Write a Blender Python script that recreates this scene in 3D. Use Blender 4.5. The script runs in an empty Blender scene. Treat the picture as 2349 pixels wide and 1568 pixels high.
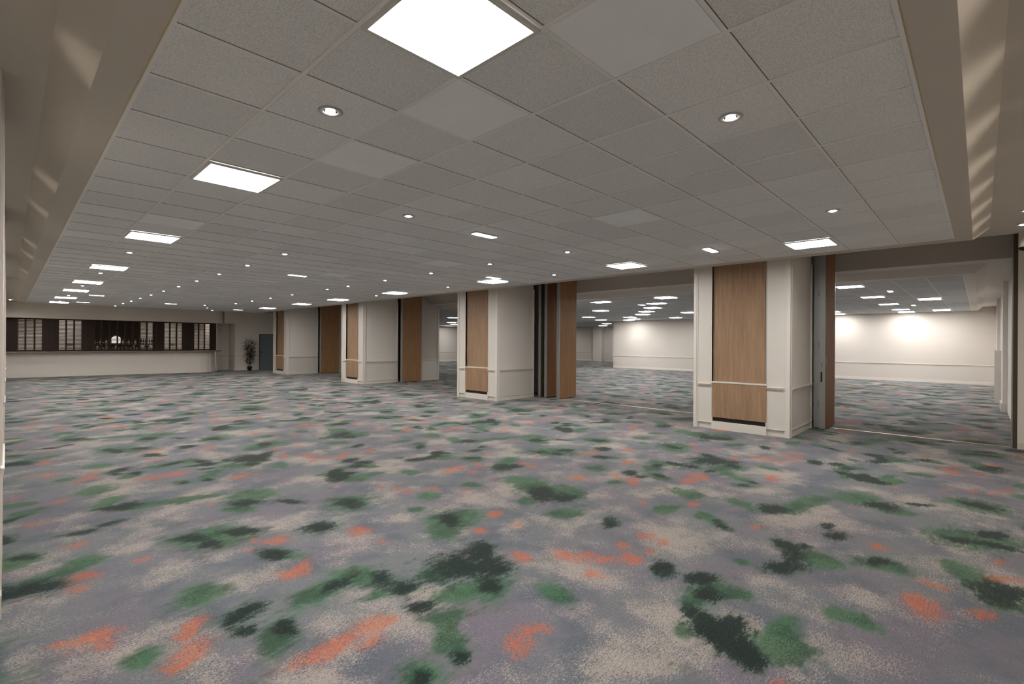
import bpy, bmesh, math, random
import numpy as np
from mathutils import Vector, Matrix, noise

random.seed(7)
COL = bpy.context.scene.collection
PI = math.pi

# ------------------------------------------------------------------ materials
def new_mat(name):
    m = bpy.data.materials.new(name); m.use_nodes = True
    nt = m.node_tree
    return m, nt, nt.nodes['Principled BSDF'], nt.nodes, nt.links

def mat(name, col, rough=.6, metal=0, bump=0, bscale=200, spec=.5, var=0, vscale=2):
    m, nt, b, N, L = new_mat(name)
    b.inputs['Base Color'].default_value = (*col, 1)
    b.inputs['Roughness'].default_value = rough
    b.inputs['Metallic'].default_value = metal
    b.inputs['Specular IOR Level'].default_value = spec
    tc = N.new('ShaderNodeTexCoord')
    if bump:
        n = N.new('ShaderNodeTexNoise'); n.inputs['Scale'].default_value = bscale; n.inputs['Detail'].default_value = 3
        L.new(tc.outputs['Object'], n.inputs['Vector'])
        bp = N.new('ShaderNodeBump'); bp.inputs['Strength'].default_value = bump; bp.inputs['Distance'].default_value = .002
        L.new(n.outputs['Fac'], bp.inputs['Height']); L.new(bp.outputs[0], b.inputs['Normal'])
    if var:
        n = N.new('ShaderNodeTexNoise'); n.inputs['Scale'].default_value = vscale; n.inputs['Detail'].default_value = 4
        L.new(tc.outputs['Object'], n.inputs['Vector'])
        mx = N.new('ShaderNodeMix'); mx.data_type = 'RGBA'
        mx.inputs['A'].default_value = (*[c*(1-var) for c in col], 1)
        mx.inputs['B'].default_value = (*[min(1, c*(1+var)) for c in col], 1)
        L.new(n.outputs['Fac'], mx.inputs['Factor']); L.new(mx.outputs['Result'], b.inputs['Base Color'])
    return m

def emit(name, col, s):
    m = bpy.data.materials.new(name); m.use_nodes = True
    nt = m.node_tree; nt.nodes.clear()
    e = nt.nodes.new('ShaderNodeEmission'); e.inputs[0].default_value = (*col, 1); e.inputs[1].default_value = s
    o = nt.nodes.new('ShaderNodeOutputMaterial'); nt.links.new(e.outputs[0], o.inputs[0])
    return m

def wood_mat(name, c1, c2):
    m, nt, b, N, L = new_mat(name)
    tc = N.new('ShaderNodeTexCoord'); mp = N.new('ShaderNodeMapping')
    mp.inputs['Scale'].default_value = (9, 9, .55)
    L.new(tc.outputs['Object'], mp.inputs['Vector'])
    n = N.new('ShaderNodeTexNoise'); n.inputs['Scale'].default_value = 2.2; n.inputs['Detail'].default_value = 6; n.inputs['Roughness'].default_value = .65
    L.new(mp.outputs[0], n.inputs['Vector'])
    mp2 = N.new('ShaderNodeMapping'); mp2.inputs['Scale'].default_value = (160, 160, 5)
    L.new(tc.outputs['Object'], mp2.inputs['Vector'])
    n2 = N.new('ShaderNodeTexNoise'); n2.inputs['Scale'].default_value = 1; n2.inputs['Detail'].default_value = 3
    L.new(mp2.outputs[0], n2.inputs['Vector'])
    ad = N.new('ShaderNodeMath'); ad.operation = 'ADD'
    ml = N.new('ShaderNodeMath'); ml.operation = 'MULTIPLY'; ml.inputs[1].default_value = .45
    L.new(n2.outputs['Fac'], ml.inputs[0]); L.new(n.outputs['Fac'], ad.inputs[0]); L.new(ml.outputs[0], ad.inputs[1])
    r = N.new('ShaderNodeValToRGB')
    r.color_ramp.elements[0].position = .45; r.color_ramp.elements[0].color = (*c1, 1)
    r.color_ramp.elements[1].position = .98; r.color_ramp.elements[1].color = (*c2, 1)
    L.new(ad.outputs[0], r.inputs[0]); L.new(r.outputs[0], b.inputs['Base Color'])
    b.inputs['Roughness'].default_value = .55
    b.inputs['Specular IOR Level'].default_value = .3
    return m

def wallpaper(name, c):
    m, nt, b, N, L = new_mat(name)
    tc = N.new('ShaderNodeTexCoord')
    mp = N.new('ShaderNodeMapping'); mp.inputs['Scale'].default_value = (260, 260, 60)
    L.new(tc.outputs['Object'], mp.inputs['Vector'])
    n = N.new('ShaderNodeTexNoise'); n.inputs['Scale'].default_value = 1; n.inputs['Detail'].default_value = 4
    L.new(mp.outputs[0], n.inputs['Vector'])
    mx = N.new('ShaderNodeMix'); mx.data_type = 'RGBA'
    mx.inputs['A'].default_value = (*[x*.82 for x in c], 1); mx.inputs['B'].default_value = (*[min(1, x*1.18) for x in c], 1)
    L.new(n.outputs['Fac'], mx.inputs['Factor']); L.new(mx.outputs['Result'], b.inputs['Base Color'])
    bp = N.new('ShaderNodeBump'); bp.inputs['Strength'].default_value = .3; bp.inputs['Distance'].default_value = .001
    L.new(n.outputs['Fac'], bp.inputs['Height']); L.new(bp.outputs[0], b.inputs['Normal'])
    b.inputs['Roughness'].default_value = .8; b.inputs['Specular IOR Level'].default_value = .25
    return m

def tile_mat(name, c, fiss=.26):
    """mineral-fibre ceiling tile: speckled and fissured, every tile its own slight tint"""
    m, nt, b, N, L = new_mat(name)
    tc = N.new('ShaderNodeTexCoord')
    n = N.new('ShaderNodeTexNoise'); n.inputs['Scale'].default_value = 115; n.inputs['Detail'].default_value = 5; n.inputs['Roughness'].default_value = .75
    L.new(tc.outputs['Object'], n.inputs['Vector'])
    r = N.new('ShaderNodeValToRGB')
    r.color_ramp.elements[0].position = .40; r.color_ramp.elements[0].color = (*[x*(1-fiss) for x in c], 1)
    r.color_ramp.elements[1].position = .56; r.color_ramp.elements[1].color = (*c, 1)
    L.new(n.outputs['Fac'], r.inputs[0])
    mp = N.new('ShaderNodeMapping')
    mp.inputs['Location'].default_value = (-GX/.6, -GY/.6, 0); mp.inputs['Scale'].default_value = (1/.6, 1/.6, 0)
    L.new(tc.outputs['Object'], mp.inputs['Vector'])
    fl = N.new('ShaderNodeVectorMath'); fl.operation = 'FLOOR'; L.new(mp.outputs[0], fl.inputs[0])
    wn = N.new('ShaderNodeTexWhiteNoise'); wn.noise_dimensions = '3D'; L.new(fl.outputs[0], wn.inputs['Vector'])
    mr = N.new('ShaderNodeMapRange'); mr.inputs['To Min'].default_value = .92; mr.inputs['To Max'].default_value = 1.04
    L.new(wn.outputs['Value'], mr.inputs['Value'])
    vm = N.new('ShaderNodeVectorMath'); vm.operation = 'SCALE'
    L.new(r.outputs[0], vm.inputs[0]); L.new(mr.outputs[0], vm.inputs['Scale']); L.new(vm.outputs[0], b.inputs['Base Color'])
    b.inputs['Roughness'].default_value = .9; b.inputs['Specular IOR Level'].default_value = .15
    bp = N.new('ShaderNodeBump'); bp.inputs['Strength'].default_value = .4; bp.inputs['Distance'].default_value = .002
    L.new(n.outputs['Fac'], bp.inputs['Height']); L.new(bp.outputs[0], b.inputs['Normal'])
    return m

GX, GY = 1.7093, 2.057      # a node of the ceiling grid
HC = 3.12                   # tiled ceiling height
HH = 3.275                  # plain ceiling round it
TX, TY = 4.57, 4.70         # repeat of the carpet

M = dict(
    paint=mat('white_paint', (.66, .615, .56), .45, bump=.05, bscale=60, var=.02),
    bead=mat('gloss_white_paint', (.70, .65, .59), .35),
    paper=wallpaper('woven_wallpaper', (.74, .69, .635)),
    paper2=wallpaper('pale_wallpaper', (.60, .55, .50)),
    cream2=mat('far_ceiling_paint', (.74, .69, .63), .8),
    wall=mat('wall_paint', (.78, .725, .67), .7, bump=.1, bscale=150),
    barwall=mat('bar_wall_paint', (.82, .76, .69), .75, bump=.1, bscale=150),
    cream=mat('ceiling_paint', (.54, .485, .415), .8, bump=.05, bscale=80),
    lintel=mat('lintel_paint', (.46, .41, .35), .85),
    wood=wood_mat('oak_veneer', (.24, .142, .080), (.40, .258, .160)),
    wood2=wood_mat('warm_oak_veneer', (.25, .125, .05), (.38, .21, .10)),
    wood2_shaded=wood_mat('shaded_oak_veneer', (.21, .088, .030), (.31, .145, .060)),  # leaf oak again, its shade put into a darker, more orange colour
    alu=mat('grey_aluminium', (.40, .41, .41), .4, metal=.6),
    black=mat('black_rubber', (.015, .014, .013), .7),
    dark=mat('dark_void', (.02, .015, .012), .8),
    olive=mat('dark_olive_panel', (.075, .055, .025), .6),
    grid=mat('grid_bar_white', (.80, .77, .74), .5),
    smooth=mat('smooth_ceiling_tile', (.86, .865, .87), .7, var=.04, vscale=5),
    brass=mat('brass_strip', (.60, .48, .25), .35, metal=.8),
    darkwood=wood_mat('dark_stained_timber', (.018, .010, .007), (.055, .030, .019)),
    granite=mat('speckled_worktop', (.26, .21, .17), .25, var=.5, vscale=120),
    door=mat('blue_grey_door_paint', (.19, .22, .235), .5),
    doorframe=mat('dark_door_frame', (.09, .075, .06), .6),
    steel=mat('brushed_steel', (.3, .27, .24), .3, metal=.9),
    pot=mat('black_plant_pot', (.012, .012, .015), .5),
    cane=mat('bamboo_cane', (.16, .10, .05), .6),
    leaf=mat('dark_bamboo_leaf', (.018, .014, .008), .6, var=.5, vscale=15),
    gap=mat('painted_gap_shade', (.10, .09, .08), .9),
    led=emit('led_diffuser', (1, .98, .955), 40),
    ledframe=mat('led_frame', (.62, .60, .56), .4),
    bulb=emit('downlight_bulb', (1, .93, .82), 22),
    tube=emit('bulkhead_diffuser', (1, .98, .95), 10),
    chrome=mat('downlight_trim', (.45, .44, .43), .3, metal=.5),
    glassdark=mat('dark_bottle_glass', (.02, .018, .012), .12, spec=.8),
    glassclear=mat('clear_bottle_glass', (.72, .70, .67), .12, spec=.8),
    amber=mat('amber_bottle_glass', (.20, .11, .04), .15, spec=.8),
    label=mat('paper_label', (.6, .56, .5), .6),
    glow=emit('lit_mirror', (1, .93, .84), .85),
    lampbulb=emit('small_lamp_bulb', (1, .9, .75), 30),
)
M['tile'] = tile_mat('mineral_ceiling_tile', (.86, .85, .84))
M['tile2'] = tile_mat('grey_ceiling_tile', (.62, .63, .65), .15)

# ------------------------------------------------------------------ mesh builder
class MB:
    def __init__(s): s.v = []; s.f = []; s.smooth = False
    def add(s, vs, fs):
        o = len(s.v); s.v += [tuple(p) for p in vs]; s.f += [tuple(i+o for i in q) for q in fs]; return s
    def box(s, x0, x1, y0, y1, z0, z1):
        return s.add([(x0,y0,z0),(x1,y0,z0),(x1,y1,z0),(x0,y1,z0),(x0,y0,z1),(x1,y0,z1),(x1,y1,z1),(x0,y1,z1)],
                     [(0,3,2,1),(4,5,6,7),(0,1,5,4),(1,2,6,5),(2,3,7,6),(3,0,4,7)])
    def prism(s, pts, z0, z1):          # plan outline, anticlockwise
        n = len(pts)
        vs = [(x,y,z0) for x,y in pts] + [(x,y,z1) for x,y in pts]
        return s.add(vs, [tuple(range(n-1,-1,-1)), tuple(range(n,2*n))] + [(i,(i+1)%n,n+(i+1)%n,n+i) for i in range(n)])
    def prism_y(s, pts, y0, y1):        # outline in x-z extruded along y
        n = len(pts)
        vs = [(x,y0,z) for x,z in pts] + [(x,y1,z) for x,z in pts]
        return s.add(vs, [tuple(range(n)), tuple(range(2*n-1,n-1,-1))] + [(i,n+i,n+(i+1)%n,(i+1)%n) for i in range(n)])
    def prism_x(s, pts, x0, x1):        # outline in y-z extruded along x
        n = len(pts)
        vs = [(x0,y,z) for y,z in pts] + [(x1,y,z) for y,z in pts]
        return s.add(vs, [tuple(range(n-1,-1,-1)), tuple(range(n,2*n))] + [(i,(i+1)%n,n+(i+1)%n,n+i) for i in range(n)])
    def quad(s, a, b, c, d): return s.add([a,b,c,d], [(0,1,2,3)])
    def lathe(s, prof, cx=0, cy=0, cz=0, n=16):
        vs = []; fs = []
        for r, z in prof:
            for i in range(n):
                a = 2*PI*i/n; vs.append((cx+r*math.cos(a), cy+r*math.sin(a), cz+z))
        for j in range(len(prof)-1):
            for i in range(n):
                fs.append((j*n+i, j*n+(i+1)%n, (j+1)*n+(i+1)%n, (j+1)*n+i))
        fs.append(tuple(range(n-1,-1,-1))); k = (len(prof)-1)*n; fs.append(tuple(range(k,k+n)))
        return s.add(vs, fs)
    def tube(s, pts, r, n=8):
        vs = []; fs = []
        for k, p in enumerate(pts):
            p = Vector(p); q = Vector(pts[min(k+1,len(pts)-1)]) - Vector(pts[max(k-1,0)])
            q.normalize(); u = q.orthogonal().normalized(); w = q.cross(u)
            rr = r[k] if isinstance(r, (list,tuple)) else r
            for i in range(n):
                a = 2*PI*i/n; vs.append(p + u*math.cos(a)*rr + w*math.sin(a)*rr)
        for k in range(len(pts)-1):
            for i in range(n): fs.append((k*n+i, k*n+(i+1)%n, (k+1)*n+(i+1)%n, (k+1)*n+i))
        fs.append(tuple(range(n-1,-1,-1))); k = (len(pts)-1)*n; fs.append(tuple(range(k,k+n)))
        return s.add(vs, fs)
    def build(s, name, m, parent=None, bevel=0, smooth=False, loc=None):
        me = bpy.data.meshes.new(name); me.from_pydata([tuple(p) for p in s.v], [], s.f); me.update()
        bm = bmesh.new(); bm.from_mesh(me); bmesh.ops.recalc_face_normals(bm, faces=bm.faces) if len(s.f) > 1 else None
        bm.to_mesh(me); bm.free()
        me.materials.append(m)
        o = bpy.data.objects.new(name, me); COL.objects.link(o)
        if parent: o.parent = parent
        if loc: o.location = loc
        if smooth:
            for p in me.polygons: p.use_smooth = len(p.vertices) == 4
        if bevel:
            b = o.modifiers.new('bevel', 'BEVEL'); b.width = bevel; b.segments = 2; b.limit_method = 'ANGLE'
        return o

def thing(name, label, cat, loc=(0,0,0), rz=0, group=None):
    o = bpy.data.objects.new(name, None); COL.objects.link(o); o.location = loc; o.rotation_euler = (0,0,rz)
    o.empty_display_size = .1
    return tag(o, label, cat, group)
def tag(o, label, cat, group=None, kind=None):
    if label: o['label'] = label
    if cat: o['category'] = cat
    if group: o['group'] = group
    if kind: o['kind'] = kind
    return o
def struct(name, mb, m, **k):
    o = mb.build(name, m, **k); o['kind'] = 'structure'; return o
def dup(root, loc, label, rz=0):
    r = root.copy(); COL.objects.link(r); r.location = loc; r.rotation_euler = (0,0,rz); r['label'] = label
    for ch in list(root.children):
        c = ch.copy(); COL.objects.link(c); c.parent = r
        for g in list(ch.children):
            d = g.copy(); COL.objects.link(d); d.parent = c
    return r
ORD = ['zeroth','first','second','third','fourth','fifth','sixth','seventh','eighth','ninth','tenth','eleventh','twelfth',
       'thirteenth','fourteenth','fifteenth','sixteenth','seventeenth','eighteenth','nineteenth','twentieth']

# ------------------------------------------------------------------ carpet
BLOBS = """k 1.45 2.00 0.0020 0.0004 0.0030;g 1.46 2.02 0.0088 -0.0025 0.0116;k 1.68 1.98 0.0021 0.0003 0.0045;o 1.99 1.85 0.0138 0.0028 0.0068;g 1.72 2.11 0.0074 0.0010 0.0179;o 2.66 0.71 0.0017 -0.0009 0.0012;o 1.15 2.54 0.0187 -0.0008 0.0046;o 1.24 2.54 0.0024 0.0011 0.0047;o 1.42 2.45 0.0085 0.0007 0.0029;o 2.10 1.90 0.0042 0.0007 0.0023;o 2.19 1.83 0.0025 -0.0001 0.0010;k 2.75 0.87 0.0083 0.0020 0.0066;o 1.33 2.57 0.0014 -0.0002 0.0009;o 1.34 2.57 0.0030 -0.0003 0.0005;g 1.83 2.28 0.0034 0.0003 0.0018;k 2.81 0.97 0.0163 0.0014 0.0136;o 1.50 2.58 0.0100 -0.0007 0.0063;g 1.85 2.35 0.0132 -0.0036 0.0027;g 2.74 1.23 0.0046 0.0006 0.0018;o 1.61 2.55 0.0027 -0.0003 0.0013;g 2.90 0.85 0.0238 -0.0055 0.0111;o 0.63 2.95 0.0043 -0.0002 0.0026;g 1.08 2.86 0.0124 0.0069 0.0256;g 2.97 0.73 0.0192 -0.0008 0.0055;k 2.88 1.16 0.0148 0.0038 0.0136;k 1.83 2.54 0.0101 -0.0024 0.0021;k 1.14 2.92 0.0026 0.0017 0.0124;o 0.71 3.06 0.0149 -0.0002 0.0063;k 2.97 1.04 0.0155 0.0029 0.0050;k 0.95 3.04 0.0038 -0.0011 0.0023;g 0.50 3.16 0.0077 -0.0007 0.0063;g 3.10 0.82 0.0091 -0.0001 0.0026;k 2.96 1.29 0.0056 0.0012 0.0034;g 2.07 2.50 0.0284 0.0017 0.0101;g 2.55 2.05 0.0070 0.0035 0.0180;o 0.71 3.23 0.0032 -0.0001 0.0027;g 1.70 2.85 0.0113 -0.0011 0.0015;k 2.31 2.40 0.0064 0.0016 0.0069;g 3.24 0.82 0.0104 -0.0040 0.0043;g 3.08 1.33 0.0081 -0.0001 0.0036;g 2.33 2.42 0.0312 0.0149 0.0274;k 1.87 2.81 0.0098 -0.0001 0.0081;k 1.01 3.24 0.0147 0.0040 0.0093;o 0.39 3.41 0.0017 0.0001 0.0012;o 0.78 3.35 0.0035 0.0017 0.0049;g 1.44 3.14 0.0373 0.0055 0.0141;k 3.25 1.29 0.0095 -0.0025 0.0054;k 1.58 3.17 0.0154 0.0024 0.0052;g 3.30 1.30 0.0340 -0.0046 0.0094;g 2.15 2.84 0.0161 0.0020 0.0135;k 2.50 2.54 0.0071 -0.0024 0.0073;o 2.96 1.99 0.0051 -0.0004 0.0051;g 3.39 1.15 0.0055 -0.0014 0.0064;k 1.86 3.06 0.0063 0.0011 0.0112;o 0.35 3.58 0.0146 0.0012 0.0090;g 3.59 0.48 0.0061 0.0017 0.0054;g 1.76 3.17 0.0184 -0.0062 0.0289;g 3.58 0.61 0.0068 -0.0018 0.0057;o 0.19 3.65 0.0011 0.0004 0.0010;k 2.38 2.77 0.0704 -0.0125 0.0539;k 3.43 1.43 0.0128 -0.0036 0.0076;k 3.36 1.68 0.0149 0.0031 0.0060;k 3.36 1.67 0.0083 0.0016 0.0034;g 0.87 3.68 0.0181 0.0005 0.0216;o 2.80 2.58 0.0055 0.0029 0.0119;o 3.18 2.10 0.0116 -0.0055 0.0056;o 1.42 3.54 0.0105 -0.0014 0.0059;o 3.04 2.31 0.0088 0.0012 0.0207;o 3.36 1.88 0.0025 0.0004 0.0022;o 3.36 1.95 0.0122 0.0050 0.0075;o 3.19 2.23 0.0024 -0.0012 0.0021;k 2.67 2.88 0.0156 0.0116 0.0180;o 1.54 3.63 0.0036 0.0023 0.0045;o 4.05 0.24 0.0324 0.0018 0.0075;o 3.60 1.91 0.0026 -0.0004 0.0016;g 3.92 1.30 0.0023 -0.0006 0.0032;o 3.53 2.13 0.0065 0.0002 0.0039;g 1.54 3.86 0.0057 -0.0042 0.0083;k 4.05 1.04 0.0235 -0.0112 0.0146;o 4.20 4.69 0.0121 -0.0049 0.0049;o 4.18 0.32 0.0122 0.0004 0.0015;o 2.18 3.60 0.0007 -0.0000 0.0012;k 1.47 3.98 0.0097 -0.0036 0.0205;o 3.83 1.91 0.0024 0.0007 0.0009;o 3.83 1.91 0.0036 0.0013 0.0011;o 2.92 3.18 0.0043 -0.0008 0.0047;g 2.68 3.39 0.0251 0.0075 0.0214;o 0.34 4.35 0.0042 -0.0013 0.0049;o 3.86 2.08 0.0065 0.0011 0.0063;o 1.33 4.21 0.0007 -0.0003 0.0015;k 4.31 1.04 0.0222 0.0039 0.0047;g 4.36 0.80 0.0085 -0.0040 0.0049;o 3.25 3.05 0.0025 -0.0005 0.0024;g 4.38 0.92 0.0289 0.0001 0.0147;o 4.48 0.23 0.0040 0.0015 0.0077;g 4.50 4.56 0.0140 -0.0047 0.0114;o 2.17 3.95 0.0106 -0.0004 0.0122;o 1.58 4.23 0.0136 -0.0023 0.0117;o 0.39 4.55 0.0082 -0.0034 0.0070;k 2.89 3.59 0.0108 0.0091 0.0343;o 1.45 4.38 0.0008 -0.0002 0.0022;k 3.90 2.47 0.0150 0.0056 0.0075;g 0.04 0.46 0.0102 0.0007 0.0118;g 2.96 3.58 0.0642 -0.0061 0.0462;k 4.50 1.18 0.0121 0.0023 0.0089;o 0.72 4.60 0.0036 -0.0009 0.0018;k 0.09 4.59 0.0475 -0.0091 0.0202;g 0.07 0.58 0.0160 -0.0076 0.0140;k 0.09 0.56 0.0093 -0.0043 0.0049;k 1.96 4.27 0.0182 -0.0002 0.0176;k 0.01 1.05 0.0023 -0.0008 0.0011;g 0.13 0.01 0.0272 0.0009 0.0045;k 1.16 4.57 0.0044 -0.0001 0.0173;o 3.31 3.40 0.0047 0.0022 0.0032;o 3.31 3.40 0.0084 0.0014 0.0044;g 3.79 2.92 0.0179 -0.0052 0.0080;g 3.79 2.92 0.0157 -0.0065 0.0137;k 1.45 4.63 0.0176 -0.0077 0.0144;g 1.23 4.69 0.0865 -0.0347 0.0941;k 0.00 1.71 0.0132 0.0097 0.0106;g 2.82 4.04 0.0041 -0.0007 0.0056;k 1.09 0.11 0.0076 -0.0026 0.0111;g 0.37 0.11 0.0239 0.0063 0.0155;g 0.05 1.77 0.0287 0.0298 0.0420;o 0.18 1.45 0.0061 -0.0030 0.0040;o 0.42 0.60 0.0070 0.0019 0.0039;g 0.11 1.94 0.0070 -0.0012 0.0037;k 0.45 0.89 0.0153 -0.0028 0.0051;g 3.81 3.43 0.0095 0.0002 0.0086;g 0.05 2.27 0.0240 -0.0029 0.0048;g 0.06 2.29 0.0110 -0.0007 0.0058;k 4.17 3.21 0.0158 -0.0023 0.0128;o 0.06 2.55 0.0056 0.0001 0.0031;k 2.45 4.70 0.0139 -0.0007 0.0261;g 2.47 0.01 0.0484 0.0039 0.0600;o 3.52 4.00 0.0013 0.0003 0.0015;k 0.67 1.01 0.0087 0.0008 0.0024;g 3.18 4.29 0.0152 -0.0000 0.0119;k 4.12 3.49 0.0491 0.0225 0.0488;o 0.39 2.14 0.0063 0.0003 0.0025;g 4.32 3.29 0.0615 0.0179 0.0427;o 3.58 4.18 0.0014 0.0004 0.0017;g 1.59 0.59 0.0090 -0.0071 0.0135;o 3.09 4.58 0.0056 0.0009 0.0033;k 2.05 0.46 0.0082 -0.0097 0.0166;g 0.80 1.46 0.0287 -0.0156 0.0192;k 0.81 1.51 0.0303 -0.0021 0.0137;g 1.64 0.65 0.0104 0.0013 0.0237;g 0.75 1.78 0.0138 0.0110 0.0281;g 4.23 3.69 0.0542 0.0208 0.1078;o 3.36 4.50 0.0081 -0.0054 0.0090;o 3.09 0.06 0.0045 -0.0020 0.0058;g 0.95 1.37 0.0289 -0.0015 0.0020;k 1.70 0.75 0.0220 -0.0063 0.0217;g 3.78 4.31 0.0105 -0.0040 0.0114;g 0.70 2.35 0.0210 0.0024 0.0366;o 2.97 0.25 0.0035 -0.0019 0.0045;o 1.45 0.95 0.0006 -0.0000 0.0021;g 4.31 4.02 0.0137 -0.0012 0.0244;g 1.86 0.97 0.0568 -0.0030 0.0416;g 1.33 1.30 0.0865 -0.0214 0.0164"""
def carpet_fields(nx, ny):
    xs = (np.arange(nx))*TX/nx; ys = (np.arange(ny))*TY/ny
    X, Y = np.meshgrid(xs, ys, indexing='ij')
    F = {k: np.zeros_like(X) for k in 'gko'}
    for b in BLOBS.split(';'):
        k, *n = b.split(); bx, by, cxx, cxy, cyy = map(float, n)
        cxx += .0009; cyy += .0009
        det = cxx*cyy - cxy*cxy
        dx = (X-bx+TX/2) % TX - TX/2; dy = (Y-by+TY/2) % TY - TY/2
        d2 = (cyy*dx*dx - 2*cxy*dx*dy + cxx*dy*dy)/det
        F[k] = 1 - (1-F[k])*(1-np.exp(-.69*d2**1.15))
    F['g'] = np.maximum(F['g'], F['k'])
    return F

def build_floor():
    nx, ny = 92, 94
    F = carpet_fields(nx, ny)
    sx, sy = TX/nx, TY/ny
    i0, i1 = int(-1.5/sx), int(37.4/sx); j0, j1 = int(-1.5/sy), int(34/sy)
    I = np.arange(i0, i1+1); J = np.arange(j0, j1+1)
    A, B = np.meshgrid(I, J, indexing='ij')
    co = np.stack([A*sx, B*sy, np.zeros_like(A, float)], -1).reshape(-1, 3)
    a, b = len(I), len(J)
    idx = np.arange(a*b).reshape(a, b)
    quads = np.stack([idx[:-1,:-1], idx[1:,:-1], idx[1:,1:], idx[:-1,1:]], -1).reshape(-1, 4)
    me = bpy.data.meshes.new('floor')
    me.vertices.add(len(co)); me.vertices.foreach_set('co', co.astype(np.float32).ravel())
    me.loops.add(quads.size); me.loops.foreach_set('vertex_index', quads.astype(np.int32).ravel())
    me.polygons.add(len(quads)); me.polygons.foreach_set('loop_start', (np.arange(len(quads))*4).astype(np.int32))
    me.update(calc_edges=True)
    for k, nm in (('g','green_tufts'), ('k','dark_tufts'), ('o','orange_tufts')):
        at = me.attributes.new(nm, 'FLOAT', 'POINT')
        at.data.foreach_set('value', F[k][A % nx, B % ny].astype(np.float32).ravel())
    m, nt, bs, N, L = new_mat('patterned_carpet')
    tc = N.new('ShaderNodeTexCoord')
    def nz(scale, det=3, rough=.6, off=(0,0,0), stretch=(1,1,1)):
        mp = N.new('ShaderNodeMapping'); mp.inputs['Location'].default_value = off; mp.inputs['Scale'].default_value = stretch
        L.new(tc.outputs['Object'], mp.inputs['Vector'])
        n = N.new('ShaderNodeTexNoise'); n.inputs['Scale'].default_value = scale; n.inputs['Detail'].default_value = det; n.inputs['Roughness'].default_value = rough
        L.new(mp.outputs[0], n.inputs['Vector']); return n.outputs['Fac']
    def math_(op, a, b=None, c=None, clamp=False):
        q = N.new('ShaderNodeMath'); q.operation = op; q.use_clamp = clamp
        for i, v in enumerate((a, b, c)):
            if v is None: continue
            if isinstance(v, (int, float)): q.inputs[i].default_value = v
            else: L.new(v, q.inputs[i])
        return q.outputs[0]
    def smooth(v, lo, hi):
        q = N.new('ShaderNodeMapRange'); q.interpolation_type = 'SMOOTHSTEP'
        q.inputs['From Min'].default_value = lo; q.inputs['From Max'].default_value = hi
        L.new(v, q.inputs['Value']); return q.outputs['Result']
    def mix(f, a, b):
        q = N.new('ShaderNodeMix'); q.data_type = 'RGBA'
        if isinstance(f, float): q.inputs['Factor'].default_value = f
        else: L.new(f, q.inputs['Factor'])
        for s_, v in (('A', a), ('B', b)):
            if isinstance(v, tuple): q.inputs[s_].default_value = (*v, 1)
            else: L.new(v, q.inputs[s_])
        return q.outputs['Result']
    def attr(nm):
        q = N.new('ShaderNodeAttribute'); q.attribute_name = nm; return q.outputs['Fac']
    fine = nz(150, 2, .75, (0,0,0), (.6,1,1))                     # single tufts
    fine2 = nz(85, 3, .75, (9,4,0), (.4,1,1))
    spk = math_('ADD', math_('MULTIPLY', fine, .6), math_('MULTIPLY', fine2, .4))
    spk0 = math_('SUBTRACT', spk, .5)
    def ctr(v, k): return math_('MULTIPLY', math_('SUBTRACT', v, .5), k)
    mid = math_('ADD', math_('ADD', ctr(nz(3.6, 4, .6, (3,1,0)), .7), ctr(nz(10, 4, .65, (1,6,0), (.6,1,1)), 1.0)), ctr(nz(34, 4, .7, (4,2,0), (.35,1,1)), .9))
    # ground: slate blue, mauve and cream clouds
    big = nz(1.55, 5, .58, (.7,2.3,0))
    c_cream = smooth(math_('ADD', big, math_('MULTIPLY', spk0, 1.0)), .495, .64)
    mv = nz(1.05, 3, .5, (5,7,0))
    c_mauve = smooth(math_('ADD', mv, math_('MULTIPLY', spk0, .25)), .43, .60)
    bl = nz(1.9, 4, .55, (11,3,0))
    c_slate = smooth(math_('ADD', bl, math_('MULTIPLY', spk0, .8)), .46, .62)
    ground = mix(c_mauve, (.155, .162, .175), (.158, .144, .172))
    ground = mix(c_slate, ground, (.105, .118, .142))
    ground = mix(math_('MULTIPLY', c_cream, .85), ground, (.35, .305, .275))
    def mask(nm, thr, amp, sp, w):
        v = math_('ADD', math_('ADD', attr(nm), math_('MULTIPLY', mid, amp)), math_('MULTIPLY', spk0, sp))
        return smooth(v, thr-w, thr+w)
    gm = mask('green_tufts', .46, 1.25, 3.2, .13)
    km = mask('dark_tufts', .56, 1.35, 3.0, .13)
    om = mask('orange_tufts', .71, 1.4, 3.6, .2)
    g2 = mix(smooth(math_('ADD', nz(3.2, 5, .6, (2,8,0)), math_('MULTIPLY', spk0, 1.2)), .42, .60), (.022, .070, .035), (.045, .125, .06))
    c = mix(math_('MULTIPLY', gm, .88), ground, g2)
    c = mix(math_('MULTIPLY', km, .92), c, (.008, .016, .017))
    c = mix(math_('MULTIPLY', om, .6), c, (.50, .105, .02))
    vm = N.new('ShaderNodeVectorMath'); vm.operation = 'SCALE'; L.new(c, vm.inputs[0])
    L.new(math_('ADD', math_('MULTIPLY', spk0, 2.4), 1.0), vm.inputs['Scale'])
    L.new(vm.outputs[0], bs.inputs['Base Color'])
    bs.inputs['Roughness'].default_value = 1; bs.inputs['Specular IOR Level'].default_value = .1
    bs.inputs['Sheen Weight'].default_value = .14; bs.inputs['Sheen Roughness'].default_value = .45; bs.inputs['Sheen Tint'].default_value = (1, .97, .92, 1)
    bp = N.new('ShaderNodeBump'); bp.inputs['Strength'].default_value = .5; bp.inputs['Distance'].default_value = .004
    L.new(spk, bp.inputs['Height']); L.new(bp.outputs[0], bs.inputs['Normal'])
    me.materials.append(m)
    o = bpy.data.objects.new('floor', me); COL.objects.link(o); o['kind'] = 'structure'
build_floor()

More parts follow.
